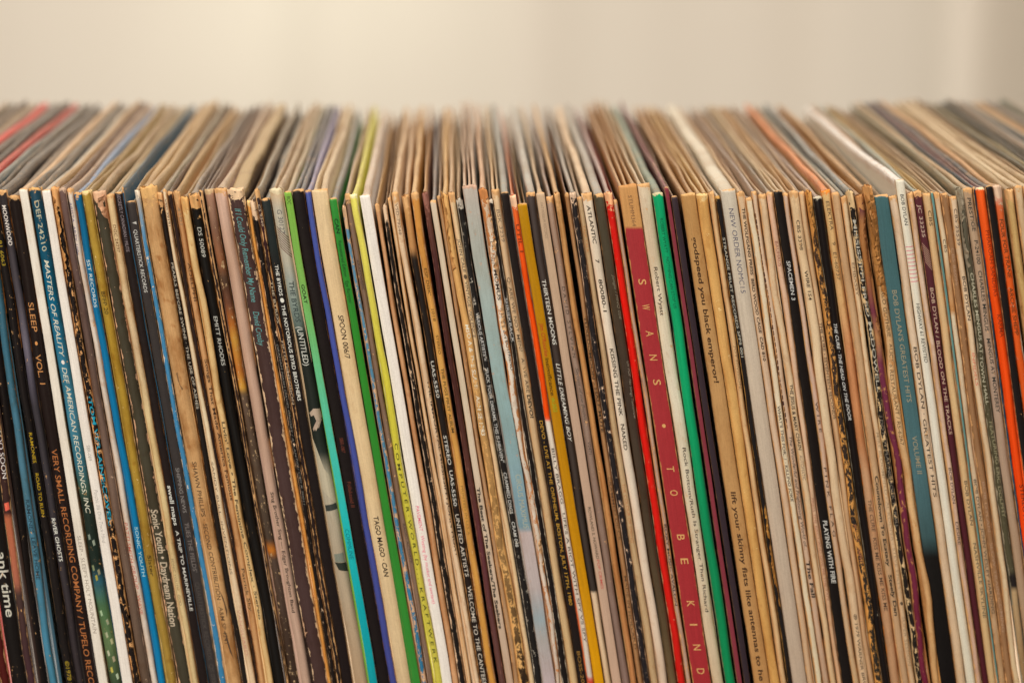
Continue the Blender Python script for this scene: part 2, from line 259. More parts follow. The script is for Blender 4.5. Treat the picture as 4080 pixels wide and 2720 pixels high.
R('flame', 849, 887, 1131, 1172, 751, 'brown spine with yellow flame-like painted patches and scuffs', [(440, 'a07a60'), (520, '7a5a46'), (600, '8c5c3c'), (640, '4c3a2c'), (700, '6a4430'), (745, 'a0602c'), (780, 'b88a40'), (850, 'b0682c'), (890, 'c09040'), (905, '5a4838'), (1240, '483c30'), (1262, 'b8702c'), (1282, '4c3c30'), (1568, '3a2c22')], f=.3, k='b89a70', w=.2, rc='8a7460', d=.3)
R('broughton', 890, 941, 1174, 1220, 745, 'pinkish beige spine with small black serif words low down', [(440, 'c9a68c'), (600, 'b8957a'), (1568, 'b4957c')], [('Sing Brother Sing — Edgar Broughton Band', 1129, 1405, '2e241e', dict(h=.32, b=.008))], d=.15, w=.06, f=.02, tw=3, rc='b09474')
R('crosby', 943, 1010, 1221, 1286, 747, 'wide chocolate spine with teal script and frayed cream edges', '46312d', [('If I Could Only Remember My Name', 478, 692, '5f9a94', dict(h=.42, sh=.12)), ('David Crosby', 714, 792, '5f9a94', dict(h=.42, sh=.12))], w=.75, k='d6b48a', tw=4.5, f=.08, rc='a8895a', rw=.95, cv='2c1e18', torn=[(1420, 1460, -1)], tornc='cba27c')
R('orange_rim', 1011, 1025, 1286, 1300, 796, 'thin amber cream spine between the frayed chocolate one and a black one', 'd0924c', d=.5, w=.15, rc='a08058', k='e0b878')
R('nash', 1026, 1051, 1302, 1322, 792, 'black spine with big cream chips and small grey capitals', '1a1412', [('GRAHAM NASH DAVID CROSBY / ATLANTIC / CSD K 50011', 790, 1158, '8c8478', dict(h=.4, b=-.004, sh=.1))], f=.24, w=.18, k='d6b48e', tw=9, rc='8a7460', d=.05)
R('fifth', 1052, 1071, 1324, 1343, 747, 'narrow brown-black spine with cream capitals beside the chipped black one', [(440, '2a1e1a'), (520, '3c1c20'), (600, '2a1a18'), (1568, '241a18')], [('CS 9349', 469, 519, 'c0a888', dict(h=.6)), ('THE BYRDS', 645, 742, 'b8a284', dict(h=.6)), ('FIFTH DIMENSION', 783, 928, 'b8a080', dict(h=.6))], d=.1, tw=5, rc='9c8a74')
R('notorious', 1072, 1108, 1345, 1386, 789, 'black spine with bold white capitals beside the photo-printed one', [(440, '232826'), (560, '1f2422'), (640, '1c1614'), (1568, '1c1312')], [('THE BYRDS ● THE NOTORIOUS BYRD BROTHERS', 608, 919, 'd8d0c2', dict(h=.42, b=.015))], d=.05, w=.06, f=.05, tw=1, rc='8c8070')
R('untitled', 1110, 1166, 1388, 1451, 747, 'wide grey and black photo-printed spine showing a hand and arm', [(440, 'c2a47c'), (480, 'b8ab94'), (600, 'b0a48e'), (640, '98988a'), (700, '7c8478'), (745, '5c665c'), (770, '222420'), (1010, '22261f'), (1040, '2a2e28'), (1090, 'a89c84'), (1150, 'ab9c84'), (1568, 'a88c6a')],
  [('G 30127', 481, 536, '6a6660', dict(h=.4)), ('THE BYRDS', 645, 739, '3c4440', dict(h=.4)), ('(UNTITLED)', 750, 839, 'c8c2b2', dict(h=.45))] + st(545, 590, 8, '6a4c40', -26)
  + [('poly', 'b09a80', [(.12, 948), (.45, 937), (.9, 938), (.95, 956), (.82, 968), (.55, 966), (.42, 952), (.2, 956)]), ('poly', 'a8917a', [(.24, 990), (.2, 984), (.62, 961), (.72, 965)]), ('poly', 'b09a80', [(.4, 989), (.36, 984), (.74, 964), (.84, 967)]), ('poly', 'a08a72', [(.62, 983), (.58, 979), (.84, 964), (.94, 962)]), ('poly', 'b4a488', [(.03, 1005), (.12, 1015), (.5, 1075), (.95, 1100), (.95, 1160), (.03, 1120)]), ('poly', '3a3c36', [(.1, 1160), (.9, 1154), (.9, 1168), (.1, 1174)]), ('poly', '7c7c6c', [(.2, 1272), (.85, 1268), (.85, 1290), (.2, 1290)]), ('poly', '2c3028', [(.15, 1291), (.9, 1291), (.93, 1312), (.35, 1308)])], n=2, w=.2, d=.1, k='cbb48e', tw=3, rc='b09470', f=.04)
R('lime', 1168, 1197, 1453, 1485, 760, 'lime green spine fading to teal at the foot', [(440, '76a03a'), (640, '75a24a'), (760, '6aa860'), (900, '5aae80'), (1050, '3fae98'), (1200, '1ea8a2'), (1400, '04969a'), (1568, '038a8e')], [('ROC', 450, 468, '4c5a2c', dict(h=.6)), ('GOAT', 652, 696, '26321a', dict(h=.5, b=.02)), ('COMMUNE', 1213, 1282, '0a6a70', dict(h=.6, b=-.004))], d=.03, w=.04, f=.02, tw=.5, rc='b09a78')
R('follakzoid', 1201, 1247, 1488, 1532, 754, 'black spine with tiny rust red words between lime and violet blue spines', '1a1312', [('SBR-087', 1005, 1039, '7c3c2c', dict(h=.34, b=0)), ('Föllakzoid II', 1106, 1164, '7c3c2c', dict(h=.38, b=0))], d=.06, w=.05, f=.05, tw=1, rc='6c6460')
R('violet', 1250, 1274, 1534, 1562, 754, 'plain violet blue spine', [(440, '46508c'), (800, '434c8e'), (1568, '3f427c')], d=.05, w=.06, f=.02, tw=1.2, rc='8c8092', rw=.85)
R('spoon', 1276, 1342, 1564, 1621, 754, 'wide smooth cream spine with black capitals between violet and green', [(440, 'd8bc8e'), (800, 'd6b888'), (1568, 'cbb084')], [('SPOON 006/7', 724, 823, '382c22', dict(h=.36, b=.005)), ('TAGO MAGO · CAN', 1185, 1323, '2e241c', dict(h=.36, b=.02))], n=2, d=.15, w=.06, f=.01, tw=.6, rc='c4a880', cx=.8)
R('can_green', 1345, 1375, 1624, 1655, 787, 'leaf green spine with dark green lettering beside the wide cream one', [(440, '2e7c2e'), (800, '2c7a24'), (1568, '327a2c')], [('CAN', 501, 535, '14301a', dict(h=.55, b=.03)), ('Remastered Edition   Ege Bamyasi', 552, 694, '173f1a', dict(h=.48, b=0))], d=.03, w=.05, f=.01, tw=.6, rc='8c8478', rw=.85)
R('blue_flaked', 1388, 1405, 1660, 1681, 814, 'narrow blue spine flaked with tan paper beside the leaf green one', [(440, 'c89c68'), (510, '5c8498'), (1568, '2a6c8c')], f=.42, w=.25, k='caa27a', tw=12, rc='8c7a64', d=.1)
R('radio', 1406, 1430, 1688, 1708, 769, 'taupe brown spine with dark capitals beside the yellow one', '7c6450', [('KRAFTWERK', 597, 666, '3a2c22', dict(h=.5)), ('RADIO-ACTIVITY', 1202, 1293, '3c2e26', dict(h=.5))], d=.2, tw=3, rc='b09270', w=.1)
R('computer', 1430, 1460, 1710, 1740, 769, 'crinkled yellow spine with widely spaced black capitals', [(440, 'd8c85c'), (900, 'c8b83a'), (1568, 'bfae44')], [('C O M P U T E R · W O R L D . . . . K R A F T W E R K', 1017, 1522, '3a3a1c', dict(h=.48, b=0))], d=.1, w=.12, k='e2d49a', wav=1.3, tw=2, rc='cdbc52', rw=.7, cv='c8b83a', f=.04)
R('pavement', 1467, 1510, 1742, 1782, 776, 'clean white spine with pink red lettering beside the yellow one', 'e0d2c2', [('PAVEMENT · Westing (by musket and sextant)', 1162, 1386, 'd8506a', dict(h=.38, b=.004))], d=.05, w=.03, f=0, tw=.3, rc='c4ac90')
R('tan_b', 1520, 1538, 1784, 1810, 809, 'plain tan spine between the clean white one and a black one', 'c29468', d=.45, tw=4, rc='a8804e', w=.12)
R('black_b', 1549, 1568, 1812, 1839, 812, 'narrow black spine with cream chips between two tan and cream ones', '1b1614', f=.2, k='d6b690', tw=9, rc='8a6c50', d=.05, rec=1.6)
R('cream_b', 1575, 1591, 1844, 1861, 785, 'narrow bare cream spine beside the chipped narrow black one', 'd4b286', d=.4, tw=3, rc='b0906a')
R('hurt', 1594, 1623, 1868, 1893, 763, 'cream spine with black capitals cropped along its right edge', 'd9bb94', [('VSD-79248', 467, 539, '6a5038', dict(h=.45, b=0)), ('THE IMMORTAL MISSISSIPPI JOHN HURT', 871, 1278, '2c2018', dict(h=.5, u=.86))], d=.4, tw=4, rc='c8a478', rw=.75)
R('canteen', 1634, 1664, 1895, 1929, 772, 'black spine with tan worn top and long white serif capitals', [(440, 'c09058'), (570, 'b08050'), (592, '221b18'), (1568, '201816')], [('UAS-5550', 829, 913, 'cfc6b6', dict(h=.5)), ('STEREO', 1000, 1067, 'cfc6b6', dict(h=.5)), ('UAS-5550', 1080, 1162, 'cfc6b6', dict(h=.5)), ('UNITED ARTISTS', 1181, 1324, 'c8b8a4', dict(h=.55)), ('WELCOME TO THE CANTEEN', 1345, 1576, 'c8b8a4', dict(h=.55))], f=.14, w=.2, tw=8, rc='b08c64', d=.05)
R('fugs', 1670, 1702, 1930, 1960, 765, 'orange tan spine with brown capitals beside the tan-topped black one', [(440, 'c68a46'), (900, 'cc9a54'), (1568, 'c48c44')], [("ESP DISK'", 616, 678, '5a3a1c', dict(h=.4)), ('1018', 710, 738, '6a4420', dict(h=.4)), ('STEREO', 770, 814, '6a4420', dict(h=.4)), ('THE FUGS FIRST ALBUM', 846, 994, '3f2a14', dict(h=.42, b=.01)), ('PRINTED IN U.S.A', 1116, 1229, '8a6434', dict(h=.38, b=-.004))], d=.35, tw=3, rc='c49a64', rw=.7)
R('maroon_worn', 1716, 1740, 1970, 1996, 760, 'dark reddish brown scuffed spine with a frayed tan top', [(440, '6a4434'), (600, '4a2826'), (900, '44241f'), (1100, '54332a'), (1250, '5a2c30'), (1568, '5c3c34')], f=.16, w=.25, k='8a5c4c', tw=9, rc='b0804e', d=.1)
R('seekers', 1745, 1769, 1998, 2027, 798, 'greyish cream spine with bold black lowercase words at the foot', [(440, 'c8b094'), (900, 'cbb498'), (1568, 'b89c80')], [('The Best of The Seekers/The Seekers', 1119, 1444, '2a2420', dict(h=.5, b=.04, u=.4))], d=.2, rc='8c8078', tw=1)
R('taupe_a', 1773, 1790, 2028, 2051, 780, 'plain narrow taupe spine beside a torn orange and black one', 'a8845e', d=.3, rc='a08468', tw=2)
R('slams', 1791, 1819, 2052, 2088, 771, 'torn orange spine with broken black and white capitals', [(440, 'd0a264'), (760, 'cf9e60'), (1568, '251a14')], [('MSD A & THE SLAMS   A&M SE 1383', 745, 1000, 'e0d0b8', dict(h=.6, b=.03))], f=.42, w=.6, k='d0a062', wav=1.6, tw=14, rc='c49a60', d=.2, torn=[(440, 620, -1)])
R('cale', 1820, 1846, 2089, 2115, 765, 'cream spine with thin black capitals and a round dot', 'd5b78a', [('JOHN CALE ● VINTAGE VIOLENCE', 550, 777, '40342a', dict(h=.55, b=-.002))], d=.3, w=.15, tw=4, rc='b8946a')
R('crammed', 1847, 1873, 2116, 2146, 787, 'black white-flecked spine with bold white capitals by the pale blue one', '1f1b19', [('VARIOUS ARTISTS =', 718, 828, 'd8cfc2', dict(h=.55, b=.02)), ('"FUCK YOUR DREAMS, THIS IS HEAVEN"', 844, 1062, 'd4cbbd', dict(h=.55, b=.02)), ('CRAMMED DISCS', 1085, 1180, 'd4cbbd', dict(h=.55, b=.02)), ('CRAM 048', 1198, 1256, 'd4cbbd', dict(h=.55, b=.02))], f=.27, w=.2, k='b8a894', tw=5, rc='a88c68', d=.05)
R('circus', 1879, 1938, 2147, 2198, 736, 'wide pale grey blue spine turning pink towards the foot', [(440, 'b0a090'), (520, 'a8a294'), (700, '98a096'), (900, '8a9e98'), (1050, '859c9c'), (1160, '789098'), (1214, '748c92'), (1222, 'b8a29a'), (1350, 'ae9c94'), (1420, '929a9a'), (1470, 'a49a92'), (1568, 'b09a96')], [('CIRCUS MAXIMUS', 1089, 1213, 'a8a48c', dict(h=.45, u=.6, b=0))], n=3, d=.2, w=.12, k='b89478', tw=1.4, rc='c0a080', cv='a89c90', rec=0, cx=.3)
R('poison', 1942, 1976, 2199, 2222, 747, 'torn white spine with shredded tan paper and broken black print', [(440, 'd8bc98'), (600, 'dccab4'), (1568, 'c8b09a')], [('CRELP 021', 555, 606, '54463c', dict(h=.5, u=.35)), ('MOMUS', 620, 690, '3c3028', dict(h=.5, u=.55, b=.02)), ('THE POISON BOYFRIEND', 705, 850, '4a3c32', dict(h=.45, u=.7))], f=.34, k='b87a48', w=.6, wav=2.2, tw=9, rc='c49a74', torn=[(455, 560, 1), (545, 640, 1), (700, 760, 1), (1240, 1300, 1)], tornc='d2a878')
R('shriek', 1977, 1993, 2223, 2250, 792, 'black spine with bold white capitals behind shredded white paper', '191311', [('SHRIEKBACK', 685, 787, 'd8d0c4', dict(h=.8, u=.52, b=.01))], f=.08, w=.2, k='c8b49c', rc='8a7a68', d=.05, rec=.8)
R('not_men', 1994, 2028, 2251, 2288, 754, 'tan cream spine with thin capitals ending in a bold black word', [(440, 'd2b48a'), (600, 'c4a47c'), (1568, 'c4a474')], [('BSK 3239', 483, 557, '6c5844', dict(h=.46, b=-.004)), ('Q: ARE WE NOT MEN?   A: WE ARE', 639, 904, '4c3c2e', dict(h=.44, b=-.006)), ('DEVO!', 909, 962, '2a201a', dict(h=.46, b=.04))], d=.2, tw=3, rc='c8a87c', n=2)
R('orpheum', 2029, 2061, 2290, 2322, 767, 'black spine with golden yellow capitals in its lower half', '1d1513', [('DEVO - LIVE AT THE ORPHEUM, BOSTON, JULY 17TH, 1980', 967, 1391, 'c9973f', dict(h=.46, b=.012)), ('BOSS-2013', 1497, 1590, 'a87c3c', dict(h=.46))], d=.05, w=.04, f=.03, tw=.4, rc='8c8478', rw=.9)
R('bragg', 2063, 2089, 2324, 2349, 776, 'orange-topped spine turning white below with thin dark capitals', [(440, 'd8622a'), (560, 'e8521c'), (640, 'ee4808'), (963, 'f0460a'), (965, 'd8c4ae'), (1559, 'cdb8a4'), (1561, 'c8402a'), (1568, 'c8402a')], [('UTIL 1', 516, 580, '6c2a18', dict(h=.6)), ("BILLY BRAGG   LIFE'S A RIOT WITH SPY VS SPY", 1030, 1476, '4a4038', dict(h=.5, b=-.002))], w=.14, f=.1, k='e0b48c', tw=7, rc='cc7448', d=.05)
R('mustard', 2090, 2129, 2350, 2388, 812, 'mustard yellow spine with red and dark brown lowercase words', [(440, 'a87818'), (900, 'a87410'), (1300, 'b88010'), (1568, 'cc900c')], [("Jim O'Rourke", 743, 819, 'a83a1c', dict(h=.45, b=.02)), ('insignificance', 823, 909, '4c3210', dict(h=.45, b=.02)), ('dc202', 914, 947, '8a9a28', dict(h=.45))], d=.04, w=.03, f=0, tw=.3, rc='8c7048')
R('thirteen', 2130, 2168, 2389, 2421, 767, 'dark brown spine with white italic title and a cream foot', [(440, '453a36'), (700, '40342e'), (1363, '3a302a'), (1366, 'd2b894'), (1568, 'c8ac84')], [('THIRTEEN MOONS', 644, 794, 'd8cebe', dict(h=.5, b=.008)), ('LITTLE DREAMING BOY', 837, 1017, 'd8cebe', dict(h=.5, sh=.25))], d=.1, tw=2.5, rc='a89c8c', w=.08, rw=.9, f=.08)
R('pop_crimes', 2169, 2204, 2421, 2458, 769, 'smooth beige spine with small black then red capitals', [(440, 'b89c7a'), (900, 'b4967a'), (1568, 'b8987c')], [('FAT POSSUM RECORDS', 467, 549, '8a745c', dict(h=.36, b=-.006)), ('ROWLAND S. HOWARD', 1166, 1285, '3c3028', dict(h=.34, b=.004)), ('POP CRIMES', 1287, 1354, 'b4443c', dict(h=.34, b=.004))], d=.06, w=.03, f=0, tw=.3, rc='b89a74')
R('beehive', 2208, 2239, 2460, 2494, 783, 'greyish taupe spine with spaced letters and faint script', [(440, 'a0846c'), (900, '8e7662'), (1568, '80685a')], [('D A V I D   S Y L V I A N', 660, 823, '4a3c34', dict(h=.45, b=0)), ('Secrets of the Beehive', 846, 974, '54463c', dict(h=.45, sh=.3, b=-.002)), ('V2471', 1016, 1045, '54463c', dict(h=.42, b=0))], d=.15, tw=3, rc='9c8678', w=.08)
R('amber', 2241, 2265, 2496, 2521, 765, 'plain amber tan spine with a thick frayed top', [(440, 'b48a58'), (700, 'c08c54'), (1568, 'b0784a')], d=.4, tw=7, rc='b88c58', rw=.85, w=.2)
R('tuxedo', 2283, 2301, 2524, 2546, 769, 'brown spine with gold and black condensed capitals', 'a07850', [('TUXEDOMOON - HALF-MUTE', 729, 995, '2c2018', dict(h=.7, b=.02)), ('CRAMMED DISCS', 1094, 1242, '4a3424', dict(h=.6)), ('MADE IN HOLLAND', 1325, 1494, '4a3424', dict(h=.6))], d=.3, rc='8c6a54', rec=1.2, w=.1)
R('blotched', 2302, 2329, 2547, 2574, 765, 'black spine with round cream blotches beside the brown gold-lettered one', [(440, '241f1f'), (1568, '211c1e')], f=.3, k='cfae8c', w=.22, tw=5, rc='9c8c7c', d=.05)
R('talk', 2330, 2350, 2575, 2605, 783, 'khaki cream spine with pale orange capitals', 'b89a70', [('TALK TALK', 518, 580, 'b8743c', dict(h=.5)), ('THE COLOUR OF SPRING', 1112, 1247, 'ae6c40', dict(h=.5, b=0))], d=.25, rc='a48a6c', w=.1, tw=2)
R('kissing', 2351, 2394, 2607, 2643, 769, 'white spine with wide black capitals and numbers beside the olive one', [(440, 'd8c0a4'), (900, 'd8c4ac'), (1568, 'ceb496')], [('ATLANTIC', 473, 561, '33281f', dict(h=.4, b=.012)), ('7', 597, 606, '33281f', dict(h=.4, b=.012)), ('80080-1', 643, 718, '33281f', dict(h=.4, b=.012)), ('KISSING THE PINK', 803, 958, '33281f', dict(h=.42, b=.012)), ('NAKED', 976, 1036, '33281f', dict(h=.42, b=.012))], d=.2, w=.06, f=.02, tw=3, rc='d0b088', rw=.75)
R('olive', 2398, 2440, 2645, 2679, 772, 'dark olive brown spine with faint script beside the scuffed red one', [(440, '4c4434'), (700, '45392a'), (900, '40342a'), (1200, '46392a'), (1450, '54442e'), (1568, '6a583c')], [('Jungle / MNQ 028', 632, 735, '8c8068', dict(h=.28, u=.78, sh=.25, b=0)), ('UV POP  No Songs Tomorrow', 832, 964, '9c907a', dict(h=.28, u=.84, sh=.25, b=0))], d=.3, tw=1.5, rc='9c8f80', rw=.85, w=.06, f=.08, r=.3)
R('red', 2442, 2475, 2682, 2715, 765, 'bright red spine with cream cracks and chips', [(440, 'c8201a'), (700, 'd81a10'), (1568, 'c41c16')], f=.17, w=.2, k='e0a878', tw=7, rc='a8887c', d=.05, r=.3)
R('avalon', 2476, 2493, 2717, 2737, 796, 'narrow pinkish beige spine with black capitals beside the scuffed red one', 'b09078', [('ROXY MUSIC AVALON', 1207, 1394, '2c2420', dict(h=.7, b=.01))], d=.25, rc='94806c', tw=2)
sw = [('S', 649), ('W', 707), ('A', 768), ('N', 823), ('S', 880), ('•', 980), ('T', 1079), ('O', 1134), ('B', 1236), ('E', 1291), ('K', 1389), ('I', 1437), ('N', 1489), ('D', 1544)]
R('swans', 2502, 2576, 2743, 2817, 738, 'widest brick red spine with spaced tan capitals and tan edges', [(440, 'bc8a54'), (523.5, 'bc8a54'), (525, '9c2e30'), (1568, '9a2a2c')], [('STUMM364', 450, 521, '7c5a3c', dict(h=.24, u=.55, b=0))] + [(a, y-(6.5 if a not in 'I•' else (1.8 if a == 'I' else 4.5)), y+(6.5 if a not in 'I•' else (1.8 if a == 'I' else 4.5)), 'cc9a60', dict(h=.46 if a != '•' else .6, b=.012, u=.52)) for a, y in sw], n=3, d=.06, w=.30, k='b8824e', f=0, tw=.8, rc='b48a5c', cx=.25)
R('rock_bottom', 2577, 2630, 2821, 2867, 734, 'off-white spine with black serif title beside the brick red one', [(440, 'cbb394'), (600, 'd0b898'), (900, 'd2c2a6'), (1568, 'c4ac88')], [('Robert Wyatt', 616, 728, '3a2e24', dict(h=.32, b=0)), ('Rock Bottom/Ruth Is Stranger Than Richard', 1031, 1409, '3a3028', dict(h=.32, u=.55, b=0))], n=2, d=.25, w=.1, tw=2, rc='c0a580', cx=.8)
R('green', 2633, 2676, 2873, 2912, 769, 'vivid emerald green spine with dark green serif capitals', [(440, '08925a'), (900, '04945a'), (1250, '027c4a'), (1568, '047a46')], [('ROBERT WYATT   NOTHING CAN STOP US', 503, 711, '0c5236', dict(h=.34, b=-.002))], d=.02, w=.06, f=.02, tw=1.6, k='cbb88c', rc='7c8470', rw=.9, cv='3c5c48')
R('maroon', 2686, 2702, 2921, 2940, 749, 'thin plain maroon spine beside the emerald one', '7c3038', d=.1, w=.04, f=.02, rc='7c3c40', rw=.9, cv='6a2830', tw=.5)
R('plum', 2706, 2731, 2950, 2974, 785, 'plain plum black spine between the maroon and the wide tan one', '33262a', d=.05, w=.04, f=.01, rc='8c6c50', tw=.4, rec=1.4)
R('godspeed', 2747, 2806, 2988, 3050, 774, 'wide kraft brown spine with rounded lowercase dark lettering', [(440, 'b08450'), (800, 'b48a58'), (1568, 'b08250')], [('godspeed you black emperor!', 546, 882, '3f2a1a', dict(h=.36, b=.022, u=.48)), ('lift your skinny fists like antennas to he', 1133, 1568, '442e1e', dict(h=.36, b=.022, u=.5))], n=2, d=.3, w=.12, k='cca068', f=.03, tw=1, rc='a87e50', cx=.8)
R('honey', 2808, 2855, 3053, 3091, 772, 'plain honey yellow tan spine beside the kraft brown one', [(440, 'c89858'), (900, 'cfa262'), (1568, 'c49454')], d=.35, w=.12, k='dcb87c', tw=3, rc='c09c68', n=2)
R('joy', 2857, 2881, 3093, 3119, 765, 'cream spine with faint worn capitals beside a black serif-lettered one', 'cda878', [('JOY DIVISION', 798, 895, '7c6448', dict(h=.45, b=-.004, u=.6))], d=.35, tw=4, rc='b89468')
R('strange', 2882, 2904, 3121, 3141, 783, 'black spine with white serif capitals and gold chips at the foot', '1d1817', [('STRANGE FRUIT RECORDS SFPS 001', 548, 823, 'cfc4ae', dict(h=.55, b=.01))], f=.13, w=.12, k='b88a4c', tw=2, rc='bca484', d=.05, torn=[(1160, 1400, 1)], tornc='b4803e')
R('nomc', 2905, 2967, 3142, 3200, 758, 'wide glossy pale grey spine with thin slate blue capitals', [(440, 'bfae98'), (900, 'bda68e'), (1568, 'b09a80')], [('NEW ORDER NOMC15', 481, 675, '54505e', dict(h=.36, b=-.004, u=.52))], d=.05, w=.02, f=0, tw=.6, rc='ccb89c', rw=.9, r=.28, cx=.9, cv='cbbaa0')
R('wolfgang', 2968, 3001, 3202, 3231, 765, 'cream spine with bold rounded black capitals beside the wide pale grey one', [(440, 'c8a880'), (900, 'ccb090'), (1568, 'bb9a74')], [('THE WOLFGANG PRESS  BIRD WOOD CAGE  CAD 810', 480, 832, '382a20', dict(h=.4, b=.03))], d=.2, tw=3, rc='b8946a', f=.02)
R('whats_this', 3002, 3029, 3233, 3258, 789, 'off-white spine with narrow black capitals beside a dashed edge', [(440, 'd4bc9a'), (900, 'd4be9e'), (1568, 'ccb694')], [("WHAT'S THIS FOR...! · KILLING JOKE", 935, 1155, '342a22', dict(h=.5, b=.01, u=.45))], d=.15, tw=1.5, rc='b49474', f=.02)
R('the_fall', 3030, 3053, 3259, 3290, 765, 'cream spine with a black dashed stripe along its left edge', [(440, 'cbb08e'), (1000, 'c2a688'), (1568, 'b49678')], [('poly', '3a1c1c' if q % 3 else '7a5a3c', [(.03, 495+q*13.5), (.26, 493+q*13.5), (.26, 503+q*13.5), (.03, 505+q*13.5)]) for q in range(37)] + [('The Wonderful and Frightening World of...', 1007, 1268, '4a3c34', dict(h=.5, sh=.2)), ('The Fall', 1293, 1378, '2a221e', dict(h=.6, b=.03))], d=.2, tw=2, rc='a08878', f=.02)
R('automatic', 3054, 3086, 3292, 3318, 776, 'wrinkled cream spine with bold then thin black capitals', [(440, 'ccae86'), (900, 'd0b48c'), (1568, 'c8a87c')], [('THE JESUS & MARY CHAIN', 886, 1036, '32281f', dict(h=.5, b=.025, u=.45)), ('AUTOMATIC', 1048, 1106, '6a5a48', dict(h=.5, b=-.004, u=.45))], d=.3, wav=1.5, tw=3, rc='b4926a')
R('bauhaus', 3088, 3116, 3318, 3339, 769, 'pale tan spine with rusty serif capitals and a flaked edge', [(440, 'cda686'), (1000, 'c8a886'), (1568, 'c49c74')], [('BAUHAUS', 558, 616, '8c5440', dict(h=.5, b=0)), ('PRESS THE EJECT AND GIVE ME THE TAPE', 1149, 1386, '94604a', dict(h=.5, b=-.004))], d=.3, w=.25, tw=2, rc='9c8a78')
R('spacemen', 3117, 3153, 3340, 3380, 765, 'black spine with white serif capitals between pale tan and pink cream ones', '181210', [('SPACEMEN 3', 603, 693, 'dcd4c8', dict(h=.46, b=.015)), ('PLAYING WITH FIRE', 1201, 1345, 'd8d0c2', dict(h=.5, b=.03, u=.55))], d=.04, w=.05, f=.02, tw=.4, rc='c4a880')
R('pink_flag', 3154, 3177, 3381, 3408, 772, 'pinkish cream spine with widely spaced thin capitals', [(440, 'c0a286'), (900, 'c2a288'), (1568, 'b8986f')], [('W I R E', 927, 998, '4a3c30', dict(h=.5, b=0)), ('P I N K   F L A G', 1079, 1238, '4a3c30', dict(h=.5, b=0))], d=.15, tw=1.5, rc='b89a74', f=.02)
R('one_five_four', 3178, 3216, 3409, 3443, 763, 'crinkled cream spine with bold black capitals and numbers near the top', [(440, 'd0b084'), (900, 'd2b890'), (1568, 'cbaa82')], [('CBS 3398', 508, 577, '3a2e24', dict(h=.4)), ('WIRE 154', 624, 692, '32281f', dict(h=.4, b=.012)), ('℗ 1979 WARNER BROS', 1414, 1590, '544434', dict(h=.4))], d=.25, wav=1.6, tw=3, rc='c09a6c', w=.12)
R('seventeen', 3217, 3243, 3444, 3469, 767, 'tan cream spine with thin black capitals beside a crumbling orange black one', [(440, 'c6a67c'), (1568, 'b48e66')], [('THE CURE - SEVENTEEN SECONDS', 745, 967, '40342a', dict(h=.52, b=0))], d=.25, tw=1.5, rc='a08c74', w=.08)
R('porno', 3244, 3270, 3470, 3500, 760, 'crumbling spine of mottled black and orange flakes', [(440, 'b08048'), (560, '3a2a20'), (1200, '2c2420'), (1568, '2c2620')], [('PORNOGRAPHY', 1209, 1301, 'b0724a', dict(h=.6))], f=.46, w=.5, k='c48c4c', wav=2, tw=12, rc='a08060', d=.1, torn=[(440, 560, -1), (690, 760, 1)], tornc='bc8448')
R('head_door', 3271, 3308, 3501, 3531, 785, 'black spine with bold white italic capitals beside the orange-edged tan one', '171110', [('THE CURE · THE HEAD ON THE DOOR', 746, 969, 'dad2c6', dict(h=.42, sh=.22, b=.025))], d=.04, w=.06, f=.12, tw=1.5, k='b8a88e', rc='9c8474', rec=.4)
R('kiss', 3309, 3346, 3532, 3573, 760, 'orange-rimmed tan spine with repeated thin dark capitals', [(440, 'd0ac74'), (700, 'cda26c'), (800, 'c0865a'), (1000, 'b87c50'), (1100, 'ba8f68'), (1568, 'b08660')], [('ELEKTRA', 465, 532, '5c4834', dict(h=.42, b=-.002)), ('9   E1-60737', 559, 647, '5c4834', dict(h=.42, b=-.002)), ('THE CURE   KISS ME KISS ME KISS ME', 1152, 1408, '4c382a', dict(h=.42, b=0))], d=.35, w=.2, k='e08030', tw=2, rc='cc7c48', rw=.7, f=.04)
R('countdown', 3347, 3380, 3574, 3606, 769, 'tan spine with heavy broken black lowercase letters low down', [(440, 'bc986e'), (1568, 'b2906a')], [('Countdown To Ecstasy', 1097, 1305, '2e261e', dict(h=.48, b=.035, u=.55)), ('Steely Dan', 1324, 1419, '2e261e', dict(h=.48, b=.035, u=.55))], d=.25, tw=1.5, rc='b49878')
R('embassy', 3381, 3406, 3607, 3634, 783, 'cream spine with ghostly embossed capitals beside the mottled black one', [(440, 'ccae84'), (900, 'd0b48c'), (1568, 'c0a078')], [('EMBASSY', 607, 683, '6c543c', dict(h=.5, b=0)), ('MIKE BLOOMFIELD - AL KOOPER - STEVE STILLS', 998, 1359, 'a08664', dict(h=.5, b=.005)), ('●', 1388, 1396, '5a4a38', dict(h=.5)), ('SUPER SESSION', 1422, 1535, '9a8060', dict(h=.5, b=.005))], d=.25, tw=3, rc='8c8474')
R('mcdowell', 3407, 3436, 3636, 3660, 758, 'mottled black and cream spine with worn white capitals', '201a17', [('MISSISSIPPI FRED McDOWELL', 508, 905, 'c8bca8', dict(h=.55, b=.02)), ("I DO NOT PLAY NO ROCK 'N' ROLL", 960, 1216, '8a7c6c', dict(h=.55))], f=.36, w=.4, k='c8a878', wav=1.3, tw=9, rc='8c8880', d=.05)
R('purple_torn', 3437, 3468, 3665, 3694, 778, 'torn brown and plum purple spine split along its length', [(440, '8c5c34'), (480, '5a2a34'), (520, 'a87448'), (620, 'a06c3c'), (720, '6a2c3c'), (780, 'a8784c'), (840, '6c2c40'), (1568, '6a2032')], f=.3, w=.3, k='b07c4c', wav=2.4, tw=8, rc='a07850', d=.2, rec=.9, torn=[(450, 640, 1), (730, 800, 1), (1090, 1120, 1)], tornc='a8744a')
